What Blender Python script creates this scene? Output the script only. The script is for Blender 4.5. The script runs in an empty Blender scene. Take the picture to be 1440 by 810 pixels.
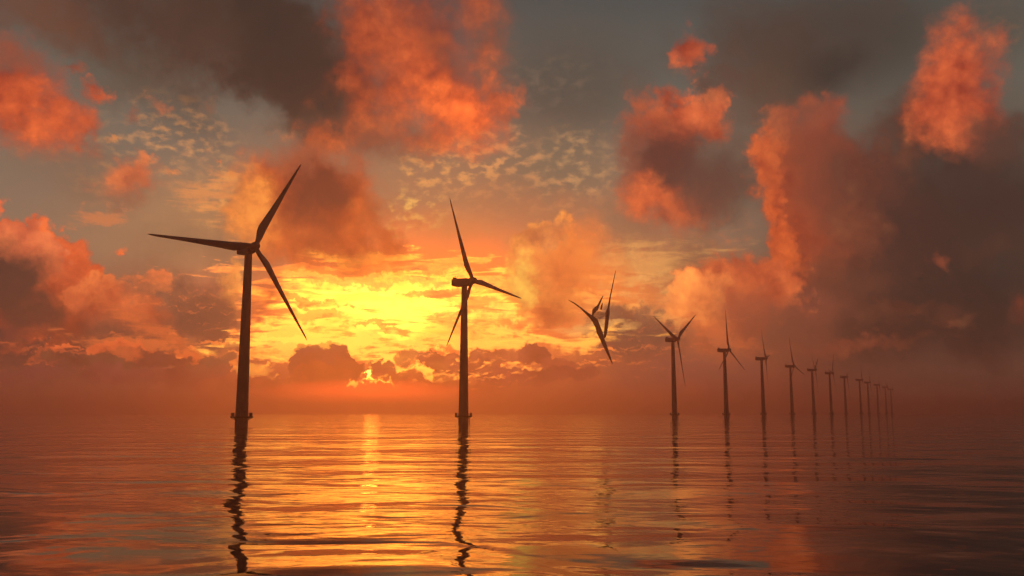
import bpy, math, random
from mathutils import Vector, Matrix, Euler

C = bpy.context.scene.collection
R = math.radians
random.seed(11)


def lin(c):
    return tuple(((v / 255) / 12.92 if v / 255 <= .04045 else ((v / 255 + .055) / 1.055) ** 2.4) for v in c)


# ------------------------------------------------------------------ sky
# Every cloud of the evening sky as (azimuth, elevation, half width, half
# height, turn, colour, cover, kind, low, high, ragged) in degrees of the sky;
# kind: g smooth glow, s soft cloud, d dark soft cloud, c billowing cumulus, w thin wisps, f small flecks, r lit rims.
CLOUDS = [
    (26.17, 6.15, 15.62, 17.26, 0, (48, 46, 42), 0.95, 'g', 0, 0.75, None),
    (28.34, 0.42, 14.79, 4.36, 0, (112, 81, 65), 0.9, 'g', 0, 0.6, None),
    (-28.72, 0.81, 15.05, 4.75, 0, (151, 97, 72), 0.8, 'g', 0, 0.6, None),
    (-27.89, 4.44, 9.33, 3.63, 0, (67, 50, 46), 0.8, 'g', 0, 0.6, None),
    (-4.64, 10.02, 23.11, 11.86, 0, (202, 128, 75), 0.7, 'g', 0, 1.0, None),
    (-5.52, 7.04, 18.3, 6.84, 0, (330, 150, 58), 0.9, 'g', 0, 0.8, None),
    (-7.34, 6.7, 9.08, 3.0, 0, (503, 292, 103), 0.95, 'g', 0, 0.8, None),
    (-6.88, 6.43, 5.91, 1.82, 0, (647, 363, 126), 0.9, 'g', 0, 0.9, None),
    (6.44, 7.26, 10.95, 5.92, 0, (267, 144, 65), 0.85, 'g', 0, 1.0, None),
    (-18.89, 10.83, 11.7, 5.62, 0, (177, 131, 90), 0.8, 'g', 0, 0.9, None),
    (3.82, 20.79, 7.62, 5.22, 0, (82, 77, 68), 0.8, 'g', 0, 0.8, None),
    (2.83, 15.49, 6.12, 4.05, 0, (118, 106, 85), 0.7, 'g', 0, 0.9, None),
    (21.14, 22.0, 10.89, 4.83, 0, (64, 56, 48), 0.8, 'g', 0, 0.8, None),
    (29.8, 21.37, 4.36, 3.01, 0, (86, 77, 66), 0.7, 'g', 0, 0.9, None),
    (14.3, 14.61, 2.65, 3.51, 0, (93, 82, 69), 0.8, 'g', 0, 0.9, None),
    (-22.44, 15.65, 7.68, 4.58, 0, (209, 150, 98), 0.8, 'f', 0, 0.8, None),
    (-21.69, 16.98, 4.51, 2.91, 0, (238, 160, 98), 0.65, 'f', 0, 0.8, None),
    (-5.17, 15.23, 5.61, 2.7, 0, (258, 177, 94), 0.75, 'f', 0, 0.6, None),
    (-1.42, 16.63, 3.78, 2.24, 0, (235, 157, 98), 0.65, 'f', 0, 0.7, None),
    (-6.53, 12.71, 2.77, 1.81, 0, (268, 207, 100), 0.9, 'f', 0, 0.7, None),
    (3.77, 15.7, 5.17, 3.14, 0, (203, 156, 105), 0.75, 'f', 0, 0.8, None),
    (-18.15, 13.05, 3.82, 2.59, 0, (267, 185, 95), 0.8, 'f', 0, 0.8, None),
    (7.38, 8.61, 6.84, 2.73, 0, (276, 201, 110), 0.8, 'f', 0, 0.9, None),
    (13.28, 10.68, 3.97, 2.67, 0, (210, 122, 76), 0.6, 'f', 0, 0.9, None),
    (1.91, 21.26, 5.74, 3.47, 0, (129, 108, 90), 0.6, 'f', 0, 0.9, None),
    (29.75, 20.61, 2.9, 2.28, 0, (134, 96, 73), 0.5, 'f', 0, 0.9, None),
    (-0.94, 14.38, 12.22, 5.43, 0, (219, 149, 94), 0.6, 'f', 0, 0.9, None),
    (-11.71, 17.84, 5.46, 2.18, 0, (172, 103, 73), 0.5, 'f', 0, 0.9, None),
    (8.37, 12.66, 5.96, 3.15, 0, (174, 117, 82), 0.5, 'f', 0, 0.9, None),
    (0.94, 12.79, 7.96, 2.73, 0, (192, 117, 76), 0.6, 'd', 0, 1.2, None),
    (11.0, 8.97, 5.37, 2.7, -10, (148, 105, 72), 0.6, 'd', 0, 1.0, None),
    (-3.73, 11.4, 5.58, 1.82, 0, (207, 128, 74), 0.6, 'd', 0, 1.2, None),
    (-10.13, 10.04, 4.96, 0.54, 0, (373, 264, 97), 0.8, 'w', 0, 0.8, None),
    (-7.36, 7.93, 11.84, 2.27, 0, (577, 312, 105), 0.85, 'w', 0, 0.8, None),
    (-5.97, 6.35, 10.03, 2.28, 0, (649, 364, 130), 0.9, 'w', 0, 0.7, None),
    (-12.66, 4.89, 5.69, 1.61, 0, (539, 299, 110), 0.85, 'w', 0, 0.8, None),
    (-1.38, 6.39, 5.99, 1.65, 0, (381, 250, 104), 0.75, 'w', 0, 0.9, None),
    (2.31, 7.99, 6.47, 0.64, -10, (361, 249, 103), 0.6, 'w', 0, 0.9, None),
    (-9.19, 8.48, 7.68, 0.54, 0, (242, 151, 76), 0.7, 'w', 0, 0.8, None),
    (-3.68, 5.69, 3.21, 1.1, 0, (221, 139, 69), 0.7, 'w', 0, 0.7, None),
    (-11.37, 6.26, 4.43, 0.54, 0, (235, 159, 68), 0.7, 'w', 0, 0.8, None),
    (-0.93, 8.22, 4.63, 0.64, -5, (235, 140, 74), 0.6, 'w', 0, 0.8, None),
    (7.85, 9.28, 6.84, 1.63, 0, (262, 186, 101), 0.6, 'w', 0, 1.0, None),
    (6.43, 6.35, 6.83, 1.82, 0, (269, 172, 94), 0.5, 'w', 0, 1.0, None),
    (-12.72, 7.13, 3.52, 0.36, -4, (227, 127, 58), 0.75, 'w', 0, 0.7, None),
    (-8.23, 5.78, 4.06, 0.32, 0, (222, 134, 59), 0.7, 'w', 0, 0.7, None),
    (-4.61, 7.65, 3.68, 0.41, 3, (227, 127, 60), 0.75, 'w', 0, 0.7, None),
    (-10.11, 9.09, 5.4, 0.41, 0, (222, 114, 57), 0.8, 'w', 0, 0.8, None),
    (-2.77, 7.07, 2.76, 0.64, -6, (228, 131, 64), 0.7, 'w', 0, 0.7, None),
    (0.0, 5.84, 3.22, 0.55, 0, (219, 112, 60), 0.7, 'w', 0, 0.8, None),
    (-5.56, 9.32, 6.44, 0.55, 0, (228, 135, 68), 0.7, 'w', 0, 0.9, None),
    (-19.48, 23.03, 14.16, 5.24, -8, (76, 54, 44), 0.97, 'd', 0, 0.7, None),
    (-15.05, 22.7, 8.53, 4.56, -25, (62, 47, 39), 0.97, 'd', 0, 0.7, None),
    (-13.61, 20.3, 7.68, 4.68, -40, (56, 44, 38), 0.97, 'd', 0, 0.7, None),
    (-23.45, 19.04, 7.64, 3.24, -20, (88, 74, 61), 0.7, 'd', 0, 1.0, None),
    (-30.23, 22.05, 6.14, 2.98, 0, (109, 68, 49), 0.8, 'd', 0, 1.0, None),
    (16.83, 22.52, 9.26, 4.52, 0, (79, 62, 52), 0.85, 'd', 0, 0.9, None),
    (19.78, 20.53, 5.09, 3.29, 0, (51, 46, 40), 0.8, 'd', 0, 1.0, None),
    (24.19, 11.28, 10.51, 8.34, 0, (61, 45, 38), 0.97, 'd', 0, 0.7, None),
    (26.2, 6.56, 10.42, 4.93, 0, (38, 37, 35), 0.95, 'd', 0, 0.8, None),
    (29.81, 11.55, 4.94, 5.95, 0, (59, 44, 38), 0.85, 'd', 0, 0.9, None),
    (22.75, 6.74, 7.07, 3.8, 0, (41, 41, 38), 0.8, 'd', 0, 1.0, None),
    (15.37, 7.93, 5.6, 2.65, -20, (110, 79, 61), 0.6, 'd', 0, 1.0, None),
    (13.45, 15.98, 6.71, 8.31, 0, (107, 82, 67), 0.75, 'd', 0, 1.2, None),
    (16.7, 19.61, 4.82, 4.63, 0, (91, 69, 55), 0.8, 'd', 0, 1.1, None),
    (8.34, 11.31, 5.48, 2.71, 0, (133, 98, 73), 0.6, 'd', 0, 1.2, None),
    (-9.39, 16.87, 5.07, 2.65, 0, (132, 69, 50), 0.9, 'd', 0, 0.9, None),
    (-13.05, 17.32, 4.05, 2.17, 0, (80, 60, 50), 0.9, 'd', 0, 0.9, None),
    (-26.69, 14.34, 5.28, 4.86, 0, (130, 98, 75), 0.55, 'd', 0, 1.2, None),
    (-0.96, 23.42, 2.89, 4.68, 0, (117, 81, 63), 0.7, 'd', 0, 1.1, None),
    (-18.85, 9.96, 6.67, 2.6, -10, (133, 101, 76), 0.7, 'd', 0, 1.1, None),
    (-21.61, 7.65, 6.41, 2.56, -10, (140, 87, 65), 0.7, 'd', 0, 1.1, None),
    (-29.89, 17.67, 5.63, 3.25, -10, (206, 86, 46), 0.97, 's', 0, 0.91, None),
    (-27.82, 17.09, 3.09, 1.9, 0, (242, 109, 56), 0.9, 's', 0, 1.04, None),
    (-25.82, 18.83, 1.08, 0.8, 0, (219, 97, 54), 0.9, 'c', 0, 0.9, None),
    (-30.38, 19.34, 3.57, 1.52, 0, (143, 74, 51), 0.7, 'd', 0, 1.0, None),
    (-27.43, 19.66, 0.98, 0.55, 10, (165, 81, 54), 0.7, 'c', 0, 0.9, None),
    (-26.56, 16.99, 1.9, 1.36, 0, (228, 102, 54), 0.85, 's', 0, 0.9, None),
    (-23.56, 14.07, 2.38, 1.58, 0, (224, 118, 71), 0.95, 'c', 0, 0.83, None),
    (-23.69, 13.01, 2.36, 1.42, 0, (150, 95, 71), 0.8, 'd', 0, 1.0, None),
    (-23.01, 15.08, 0.88, 0.58, 0, (240, 132, 78), 0.8, 'c', 0, 0.75, None),
    (-21.47, 14.4, 0.65, 0.38, 0, (251, 150, 83), 0.9, 'c', 0, 1.05, None),
    (-24.68, 16.22, 0.7, 0.33, 0, (266, 177, 93), 0.9, 'c', 0, 1.05, None),
    (-22.09, 18.27, 0.98, 0.58, -20, (216, 126, 82), 0.8, 'c', 0, 1.2, None),
    (-23.75, 17.36, 0.8, 0.57, 0, (194, 110, 70), 0.8, 'c', 0, 1.2, None),
    (-19.13, 18.6, 0.6, 0.75, -30, (151, 95, 68), 0.6, 'c', 0, 1.5, None),
    (-18.75, 15.07, 0.55, 0.34, 0, (240, 144, 80), 0.9, 'c', 0, 1.05, None),
    (-19.75, 15.71, 0.5, 0.34, 0, (197, 127, 85), 0.6, 'c', 0, 1.2, None),
    (-14.82, 16.63, 1.06, 0.61, 0, (207, 129, 84), 0.7, 'c', 0, 1.2, None),
    (-25.0, 11.96, 2.7, 0.66, 12, (218, 129, 79), 0.8, 'w', 0, 0.9, None),
    (-19.01, 13.41, 3.36, 1.12, 5, (234, 148, 85), 0.8, 'w', 0, 0.9, None),
    (-17.68, 12.21, 2.55, 0.87, 10, (250, 163, 86), 0.6, 'w', 0, 0.9, None),
    (-10.24, 23.09, 3.36, 4.63, 14, (152, 67, 43), 0.9, 's', 0, 0.9, None),
    (-6.21, 22.02, 7.97, 6.61, 0, (191, 81, 46), 0.97, 's', 0, 0.98, None),
    (-5.79, 25.0, 7.52, 3.04, 0, (169, 77, 47), 0.8, 's', 0, 1.3, None),
    (-3.33, 19.49, 4.27, 3.56, 0, (267, 119, 56), 0.95, 's', 0, 1.17, None),
    (-9.49, 21.01, 3.12, 5.67, 14, (175, 76, 45), 0.8, 's', 0, 1.17, None),
    (-4.8, 23.14, 4.3, 1.45, -30, (140, 72, 50), 0.5, 'd', 0, 1.0, None),
    (-7.54, 17.39, 4.71, 1.46, 0, (193, 91, 54), 0.8, 's', 0, 1.17, None),
    (-0.86, 20.4, 1.34, 2.36, 0, (223, 103, 56), 0.8, 'c', 0, 0.9, None),
    (-6.88, 19.83, 3.15, 2.88, 0, (235, 101, 50), 0.6, 's', 0, 1.3, None),
    (-12.24, 13.18, 7.03, 5.15, 0, (208, 86, 36), 0.98, 's', 0, 0.65, None),
    (-16.84, 12.48, 2.4, 3.36, 0, (254, 153, 72), 0.85, 's', 0, 1.17, None),
    (-12.26, 13.76, 4.04, 3.1, 0, (107, 48, 36), 0.97, 'd', 0, 0.7, None),
    (-12.86, 11.59, 2.66, 1.78, 0, (159, 68, 38), 0.8, 'd', 0, 0.9, None),
    (-13.89, 15.74, 3.12, 1.49, 0, (146, 84, 61), 0.7, 'd', 0, 1.0, None),
    (-10.74, 15.92, 2.87, 1.94, 0, (184, 88, 54), 0.8, 's', 0, 1.17, None),
    (-9.06, 12.64, 2.38, 2.29, 0, (220, 108, 49), 0.75, 's', 0, 1.17, None),
    (-12.84, 10.92, 4.88, 1.78, 0, (195, 90, 46), 0.75, 's', 0, 1.3, None),
    (-10.13, 10.13, 4.06, 0.9, 0, (249, 151, 65), 0.6, 's', 0, 1.56, None),
    (-29.15, 7.19, 4.38, 4.48, 0, (245, 108, 56), 0.97, 'c', 0, 0.2, None),
    (-27.65, 6.27, 4.86, 3.33, -25, (235, 98, 48), 0.97, 'c', 0, 0.22, None),
    (-29.11, 9.21, 1.99, 1.92, 0, (235, 116, 74), 0.97, 'c', 0, 0.2, None),
    (-29.99, 6.65, 3.82, 3.81, 0, (57, 42, 39), 0.98, 'd', 0, 0.75, None),
    (-27.95, 5.24, 5.39, 2.26, -22, (74, 47, 41), 0.95, 'd', 0, 0.75, None),
    (-29.98, 3.95, 5.86, 2.21, 0, (67, 45, 47), 0.9, 'd', 0, 1.0, None),
    (-26.83, 7.76, 1.33, 2.45, -20, (215, 93, 56), 0.6, 's', 0, 1.17, None),
    (-25.76, 5.55, 1.87, 1.65, -40, (225, 99, 55), 0.7, 's', 0, 1.17, None),
    (-24.7, 6.85, 1.91, 1.5, 0, (251, 129, 71), 0.97, 'c', 0, 0.25, None),
    (-23.07, 5.46, 3.74, 1.94, -25, (218, 100, 59), 0.95, 'c', 0, 0.3, None),
    (-22.83, 4.62, 4.29, 1.6, -18, (129, 73, 57), 0.85, 'd', 0, 0.9, None),
    (-24.53, 3.94, 3.8, 1.49, 0, (84, 64, 55), 0.8, 'd', 0, 0.9, None),
    (-22.22, 7.96, 0.95, 0.76, 0, (233, 118, 70), 0.97, 'c', 0, 0.4, None),
    (-23.12, 7.65, 1.33, 0.93, 0, (159, 91, 64), 0.7, 'd', 0, 0.9, None),
    (-17.72, 8.06, 1.09, 1.75, 0, (254, 156, 77), 0.85, 'c', 0, 0.6, None),
    (-18.3, 6.94, 2.08, 1.04, 0, (253, 146, 74), 0.85, 'c', 0, 0.5, None),
    (-19.6, 8.18, 2.06, 1.3, 0, (176, 99, 72), 0.7, 'd', 0, 1.0, None),
    (-19.72, 6.45, 3.76, 2.5, 0, (112, 71, 57), 0.97, 'd', 0, 0.6, None),
    (-19.91, 6.01, 2.85, 1.72, 0, (76, 60, 55), 0.8, 'd', 0, 0.9, None),
    (-21.25, 4.68, 5.19, 0.77, -22, (234, 110, 57), 0.8, 'w', 0, 0.9, None),
    (-15.14, 7.5, 1.9, 2.65, 0, (189, 80, 43), 0.85, 's', 0, 1.04, None),
    (10.79, 17.89, 3.57, 2.62, 0, (205, 98, 59), 0.95, 'c', 0, 0.6, None),
    (12.64, 18.65, 1.9, 1.81, 0, (228, 111, 66), 0.95, 'c', 0, 0.45, None),
    (13.5, 17.29, 1.44, 1.56, 0, (197, 94, 57), 0.9, 'c', 0, 0.9, None),
    (10.45, 13.48, 3.77, 3.13, 0, (200, 89, 52), 0.95, 's', 0, 0.91, None),
    (8.44, 15.8, 2.03, 4.9, 0, (139, 74, 55), 0.8, 'd', 0, 0.9, None),
    (10.73, 15.78, 3.37, 3.18, 0, (89, 51, 44), 0.97, 'd', 0, 0.8, None),
    (12.95, 14.25, 2.68, 3.53, 0, (91, 65, 55), 0.9, 'd', 0, 0.9, None),
    (8.93, 13.09, 2.24, 1.98, 0, (230, 108, 60), 0.85, 's', 0, 1.04, None),
    (10.86, 12.12, 1.53, 0.99, 0, (176, 79, 50), 0.6, 's', 0, 1.17, None),
    (11.85, 22.34, 1.57, 2.15, 0, (194, 93, 59), 0.95, 's', 0, 0.91, None),
    (13.64, 21.15, 2.26, 2.96, 0, (94, 66, 54), 0.8, 'd', 0, 0.9, None),
    (11.76, 22.64, 1.57, 1.85, 0, (213, 97, 57), 0.85, 'c', 0, 0.7, None),
    (18.55, 12.58, 3.29, 7.34, 0, (183, 81, 47), 0.97, 'c', 0, 0.52, None),
    (16.83, 14.44, 1.38, 4.77, 0, (231, 111, 58), 0.95, 'c', 0, 0.75, None),
    (17.17, 10.05, 1.45, 3.32, 0, (245, 114, 54), 0.92, 'c', 0, 0.5, None),
    (20.27, 17.56, 1.84, 2.09, 0, (174, 87, 60), 0.8, 'c', 0, 0.75, None),
    (18.58, 17.94, 2.99, 2.11, 0, (130, 78, 60), 0.7, 'd', 0, 1.0, None),
    (20.28, 13.74, 4.14, 6.81, 0, (137, 67, 46), 0.92, 'd', 0, 0.9, None),
    (22.63, 11.84, 4.79, 8.0, 0, (106, 60, 46), 0.9, 'd', 0, 1.1, None),
    (25.27, 9.94, 5.72, 7.45, 0, (60, 42, 37), 0.95, 'd', 0, 1.0, None),
    (20.8, 7.69, 4.86, 2.14, 0, (102, 60, 46), 0.85, 'd', 0, 1.0, None),
    (16.63, 7.44, 1.78, 1.58, 0, (220, 102, 59), 0.95, 'c', 0, 0.4, None),
    (18.68, 6.27, 2.9, 1.65, 0, (127, 71, 55), 0.85, 'd', 0, 0.9, None),
    (23.78, 14.46, 2.65, 1.99, 0, (112, 65, 48), 0.7, 's', 0, 0.9, None),
    (21.36, 10.66, 2.43, 2.98, 0, (131, 68, 48), 0.6, 's', 0, 1.0, None),
    (28.55, 8.85, 2.51, 1.61, 0, (88, 56, 44), 0.6, 's', 0, 1.0, None),
    (20.22, 4.06, 6.06, 0.68, 0, (161, 81, 56), 0.7, 's', 0, 0.9, None),
    (24.26, 5.83, 3.45, 0.83, 0, (109, 63, 48), 0.6, 's', 0, 1.0, None),
    (28.08, 18.17, 3.12, 3.29, 0, (193, 85, 52), 0.9, 's', 0, 0.9, None),
    (27.52, 18.25, 3.53, 4.17, 0, (201, 90, 55), 0.96, 's', 0, 0.91, None),
    (27.02, 19.33, 2.55, 2.44, 0, (229, 107, 61), 0.8, 's', 0, 1.17, None),
    (26.44, 16.4, 2.13, 1.77, 0, (220, 99, 57), 0.6, 's', 0, 1.17, None),
    (29.71, 15.14, 2.5, 2.35, 0, (89, 58, 47), 0.85, 'd', 0, 0.9, None),
    (26.14, 8.63, 1.05, 0.82, 0, (147, 75, 53), 0.85, 'c', 0, 0.8, None),
    (29.74, 5.55, 1.25, 1.83, 0, (163, 77, 53), 0.85, 's', 0, 1.17, None),
    (26.29, 5.11, 1.7, 0.66, 0, (132, 74, 54), 0.7, 's', 0, 1.17, None),
    (2.41, 8.9, 2.87, 3.02, 0, (256, 154, 74), 0.9, 'c', 0, 0.35, None),
    (1.86, 10.51, 1.58, 1.74, 0, (259, 164, 82), 0.9, 'c', 0, 0.3, None),
    (0.7, 8.45, 1.2, 1.65, 0, (274, 216, 94), 0.8, 'c', 0, 0.7, None),
    (4.4, 9.34, 3.23, 3.2, 0, (258, 134, 60), 0.75, 'd', 0, 1.0, None),
    (2.54, 6.61, 2.3, 1.37, 0, (209, 96, 53), 0.85, 's', 0, 1.04, None),
    (3.01, 8.67, 1.85, 1.83, 0, (239, 124, 61), 0.6, 's', 0, 1.17, None),
    (2.33, 11.42, 1.4, 0.73, 0, (232, 142, 84), 0.7, 'c', 0, 0.6, None),
    (14.47, 7.08, 3.81, 2.84, 0, (235, 115, 64), 0.95, 'c', 0, 0.4, None),
    (12.05, 6.7, 2.3, 1.88, 0, (263, 147, 78), 0.9, 'c', 0, 0.45, None),
    (15.52, 6.16, 3.42, 2.03, 0, (167, 84, 57), 0.85, 'd', 0, 0.9, None),
    (17.79, 4.78, 5.0, 1.91, 0, (129, 72, 53), 0.85, 'd', 0, 1.0, None),
    (12.64, 4.23, 3.49, 1.43, 0, (226, 109, 64), 0.7, 's', 0, 1.17, None),
    (7.32, 5.2, 2.8, 2.09, -20, (131, 88, 69), 0.95, 'c', 0, 0.5, None),
    (8.21, 4.51, 4.95, 1.72, -8, (108, 75, 61), 0.9, 'd', 0, 0.8, None),
    (6.38, 3.17, 6.78, 1.63, 0, (166, 87, 63), 0.8, 'd', 0, 0.9, None),
    (10.82, 2.24, 7.49, 2.05, 0, (139, 87, 75), 0.85, 'd', 0, 0.9, None),
    (10.47, 5.61, 2.23, 0.45, -10, (283, 186, 97), 0.6, 'w', 0, 0.9, None),
    (13.52, 4.65, 2.78, 0.53, -10, (233, 117, 66), 0.6, 'w', 0, 0.9, None),
    (5.05, 5.68, 4.11, 0.55, 0, (282, 207, 113), 0.6, 'w', 0, 0.9, None),
    (-11.33, 4.47, 7.5, 0.99, 0, (418, 292, 113), 0.9, 'w', 0, 0.6, None),
    (-14.35, 3.53, 2.58, 0.71, 0, (388, 262, 106), 0.9, 'w', 0, 0.6, None),
    (-7.29, 3.62, 3.15, 0.99, 0, (441, 311, 120), 0.9, 'w', 0, 0.7, None),
    (-0.92, 4.92, 9.19, 0.73, 0, (387, 259, 104), 0.8, 'w', 0, 0.7, None),
    (-5.01, 2.73, 3.17, 0.72, 4, (493, 332, 121), 0.9, 'w', 0, 0.7, None),
    (-0.91, 2.96, 2.74, 0.45, 0, (357, 229, 102), 0.8, 'w', 0, 0.7, None),
    (-20.62, 3.93, 6.43, 0.43, -4, (254, 124, 62), 0.8, 'w', 0, 0.8, None),
    (-25.63, 3.41, 4.47, 0.25, 0, (247, 110, 61), 0.7, 'w', 0, 0.8, None),
    (-16.65, 2.62, 2.1, 0.61, 0, (342, 226, 96), 0.8, 'w', 0, 0.7, None),
    (-24.13, 3.58, 1.37, 0.54, 0, (290, 133, 68), 0.9, 'c', 0, 0.3, None),
    (-22.37, 3.37, 1.33, 0.67, 0, (278, 125, 65), 0.9, 'c', 0, 0.3, None),
    (-19.77, 3.17, 1.38, 0.86, 0, (308, 149, 70), 0.9, 'c', 0, 0.3, None),
    (-17.8, 3.21, 1.0, 1.13, 0, (312, 163, 73), 0.9, 'c', 0, 0.3, None),
    (-27.06, 2.76, 2.18, 0.49, 0, (257, 111, 61), 0.8, 'c', 0, 0.4, None),
    (-14.39, 4.86, 2.16, 0.35, 0, (401, 259, 99), 0.8, 'w', 0, 0.7, None),
    (-10.85, 3.36, 8.39, 1.97, 0, (471, 304, 114), 0.9, 'r', 0, 0.5, None),
    (-3.65, 3.18, 6.83, 2.0, 0, (466, 287, 113), 0.9, 'r', 0, 0.5, None),
    (3.66, 3.41, 5.93, 2.0, 0, (356, 189, 80), 0.9, 'r', 0, 0.6, None),
    (-18.55, 3.24, 4.53, 1.99, 0, (362, 184, 77), 0.95, 'r', 0, 0.6, None),
    (-25.61, 3.08, 7.07, 1.64, 0, (311, 141, 67), 0.9, 'r', 0, 0.7, None),
    (10.88, 4.48, 5.75, 2.24, 0, (229, 119, 69), 0.6, 'r', 0, 0.7, None),
    (-20.76, 6.83, 4.85, 2.14, 0, (251, 124, 63), 0.6, 'r', 0, 0.7, None),
    (-25.22, 2.8, 4.08, 0.49, 0, (114, 77, 60), 0.95, 'c', 0, 0.45, None),
    (-21.37, 3.06, 1.98, 0.72, 0, (108, 61, 58), 0.95, 'c', 0, 0.35, None),
    (-23.35, 3.35, 1.31, 0.42, 0, (242, 111, 61), 0.7, 'c', 0, 0.6, None),
    (-27.72, 1.82, 5.36, 1.04, 0, (132, 71, 66), 0.95, 'd', 0, 0.7, None),
    (-22.48, 1.77, 3.93, 0.71, 0, (143, 77, 74), 0.95, 'c', 0, 0.4, None),
    (-19.81, 2.23, 0.73, 0.77, 0, (145, 81, 70), 0.95, 'c', 0, 0.2, None),
    (-18.85, 2.59, 0.7, 0.77, 0, (138, 87, 70), 0.95, 'c', 0, 0.2, None),
    (-18.12, 2.82, 0.54, 0.86, 0, (125, 69, 63), 0.95, 'c', 0, 0.2, None),
    (-19.47, 1.89, 2.03, 0.64, 0, (150, 79, 70), 0.95, 'c', 0, 0.25, None),
    (-16.82, 1.53, 2.8, 0.56, 0, (187, 92, 64), 0.95, 'c', 0, 0.3, None),
    (-14.71, 1.55, 1.45, 0.66, 0, (200, 96, 61), 0.95, 'c', 0, 0.3, None),
    (-18.07, 3.64, 1.2, 0.43, 0, (115, 82, 67), 0.9, 'c', 0, 0.4, None),
    (-17.35, 4.35, 1.05, 0.35, 0, (158, 92, 67), 0.8, 'c', 0, 0.6, None),
    (-13.14, 3.55, 0.74, 0.67, 0, (271, 195, 84), 0.95, 'c', 0, 0.18, None),
    (-11.3, 3.58, 1.28, 0.98, 0, (275, 202, 84), 0.95, 'c', 0, 0.18, None),
    (-13.04, 3.2, 0.78, 0.75, 0, (133, 66, 67), 0.98, 'c', 0, 0.16, None),
    (-12.5, 2.58, 1.31, 0.8, 0, (138, 67, 56), 0.98, 'c', 0, 0.16, None),
    (-11.11, 3.22, 1.28, 1.07, 0, (136, 66, 58), 0.98, 'c', 0, 0.16, None),
    (-10.39, 2.51, 1.28, 0.89, 0, (149, 70, 49), 0.98, 'c', 0, 0.16, None),
    (-11.69, 1.97, 2.19, 0.75, 0, (168, 79, 45), 0.98, 'c', 0, 0.2, None),
    (-12.28, 3.92, 0.35, 0.31, 0, (142, 92, 64), 0.9, 'c', 0, 0.3, None),
    (-7.95, 3.16, 0.9, 0.59, 0, (146, 79, 62), 0.95, 'c', 0, 0.25, None),
    (-8.17, 2.62, 1.21, 0.31, 0, (162, 77, 60), 0.9, 'c', 0, 0.3, None),
    (-6.16, 3.9, 1.13, 0.45, 0, (192, 121, 71), 0.9, 'c', 0, 0.35, None),
    (-3.66, 3.55, 1.32, 0.82, 0, (139, 71, 61), 0.95, 'c', 0, 0.22, None),
    (-4.2, 2.73, 0.77, 0.45, 0, (150, 72, 61), 0.9, 'c', 0, 0.25, None),
    (-0.92, 4.01, 3.48, 0.55, 0, (190, 101, 68), 0.92, 'c', 0, 0.3, None),
    (-2.01, 3.37, 1.69, 0.46, 0, (165, 84, 67), 0.9, 'c', 0, 0.3, None),
    (1.28, 3.92, 1.37, 0.78, 0, (166, 80, 62), 0.96, 'c', 0, 0.22, None),
    (2.74, 3.28, 1.69, 0.68, 0, (187, 90, 69), 0.92, 'c', 0, 0.3, None),
    (-0.91, 2.37, 1.55, 0.77, 0, (163, 76, 71), 0.96, 'c', 0, 0.2, None),
    (0.91, 2.05, 1.69, 0.68, 0, (170, 80, 71), 0.96, 'c', 0, 0.2, None),
    (3.19, 2.37, 2.69, 0.82, 0, (150, 71, 62), 0.96, 'c', 0, 0.3, None),
    (-6.36, 2.18, 1.35, 0.68, 0, (175, 81, 51), 0.96, 'c', 0, 0.18, None),
    (-4.46, 1.91, 1.68, 0.59, 0, (185, 85, 54), 0.96, 'c', 0, 0.2, None),
    (-7.25, 1.54, 1.88, 0.54, 0, (216, 94, 51), 0.96, 'c', 0, 0.2, None),
    (-2.73, 1.55, 2.27, 0.54, 0, (207, 94, 60), 0.96, 'c', 0, 0.25, None),
    (-14.06, 1.42, 2.14, 0.44, 0, (202, 92, 54), 0.96, 'c', 0, 0.25, None),
    (-2.28, 2.82, 5.02, 1.54, 0, (474, 286, 112), 0.7, 'r', 0, 0.6, None),
    (-8.74, 2.34, 0.22, 0.49, -16, (873, 747, 299), 1.0, 'c', 0, 0.6, None),
    (-8.96, 1.85, 0.58, 0.18, 10, (812, 597, 220), 0.9, 'c', 0, 0.6, None),
    (-7.79, 1.81, 1.34, 0.22, 12, (658, 431, 163), 0.9, 'w', 0, 0.6, None),
    (-9.93, 1.71, 0.57, 0.22, 0, (637, 378, 149), 0.9, 'c', 0, 0.5, None),
    (-9.02, 0.91, 8.43, 1.34, 0, (575, 206, 85), 0.9, 'g', 0, 0.9, None),
    (-18.42, 0.45, 6.95, 1.03, 0, (191, 94, 77), 0.7, 'g', 0, 0.9, None),
    (1.82, 0.47, 9.08, 1.08, 0, (187, 92, 77), 0.8, 'g', 0, 0.9, None),
    (25.44, 0.22, 11.11, 1.63, 0, (165, 117, 88), 0.8, 'g', 0, 0.9, None),
    (-27.63, 0.34, 7.13, 1.04, 0, (153, 97, 82), 0.8, 'g', 0, 0.9, None),
    (-44, 9, 12, 5, 0, (112, 66, 50), 0.9, 'd', 0.0, 0.9, None),
    (-47, 11, 9, 4, 0, (196, 92, 52), 0.95, 's', 0.0, 0.8, None),
    (-58, 6, 13, 4, 0, (124, 70, 50), 0.9, 'd', 0.0, 0.8, None),
    (-63, 14, 9, 5, 10, (186, 86, 52), 0.9, 's', 0.0, 0.8, None),
    (-52, 25, 14, 6, 0, (76, 56, 47), 0.9, 'd', 0.0, 0.9, None),
    (-78, 16, 16, 7, 0, (84, 62, 52), 0.9, 'd', 0.0, 0.9, None),
    (50, 12, 13, 8, 0, (74, 48, 40), 0.95, 'd', 0.0, 0.8, None),
    (64, 8, 16, 6, 0, (84, 54, 44), 0.9, 'd', 0.0, 0.8, None),
    (56, 21, 8, 5, 0, (160, 78, 52), 0.9, 's', 0.0, 0.9, None),
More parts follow.
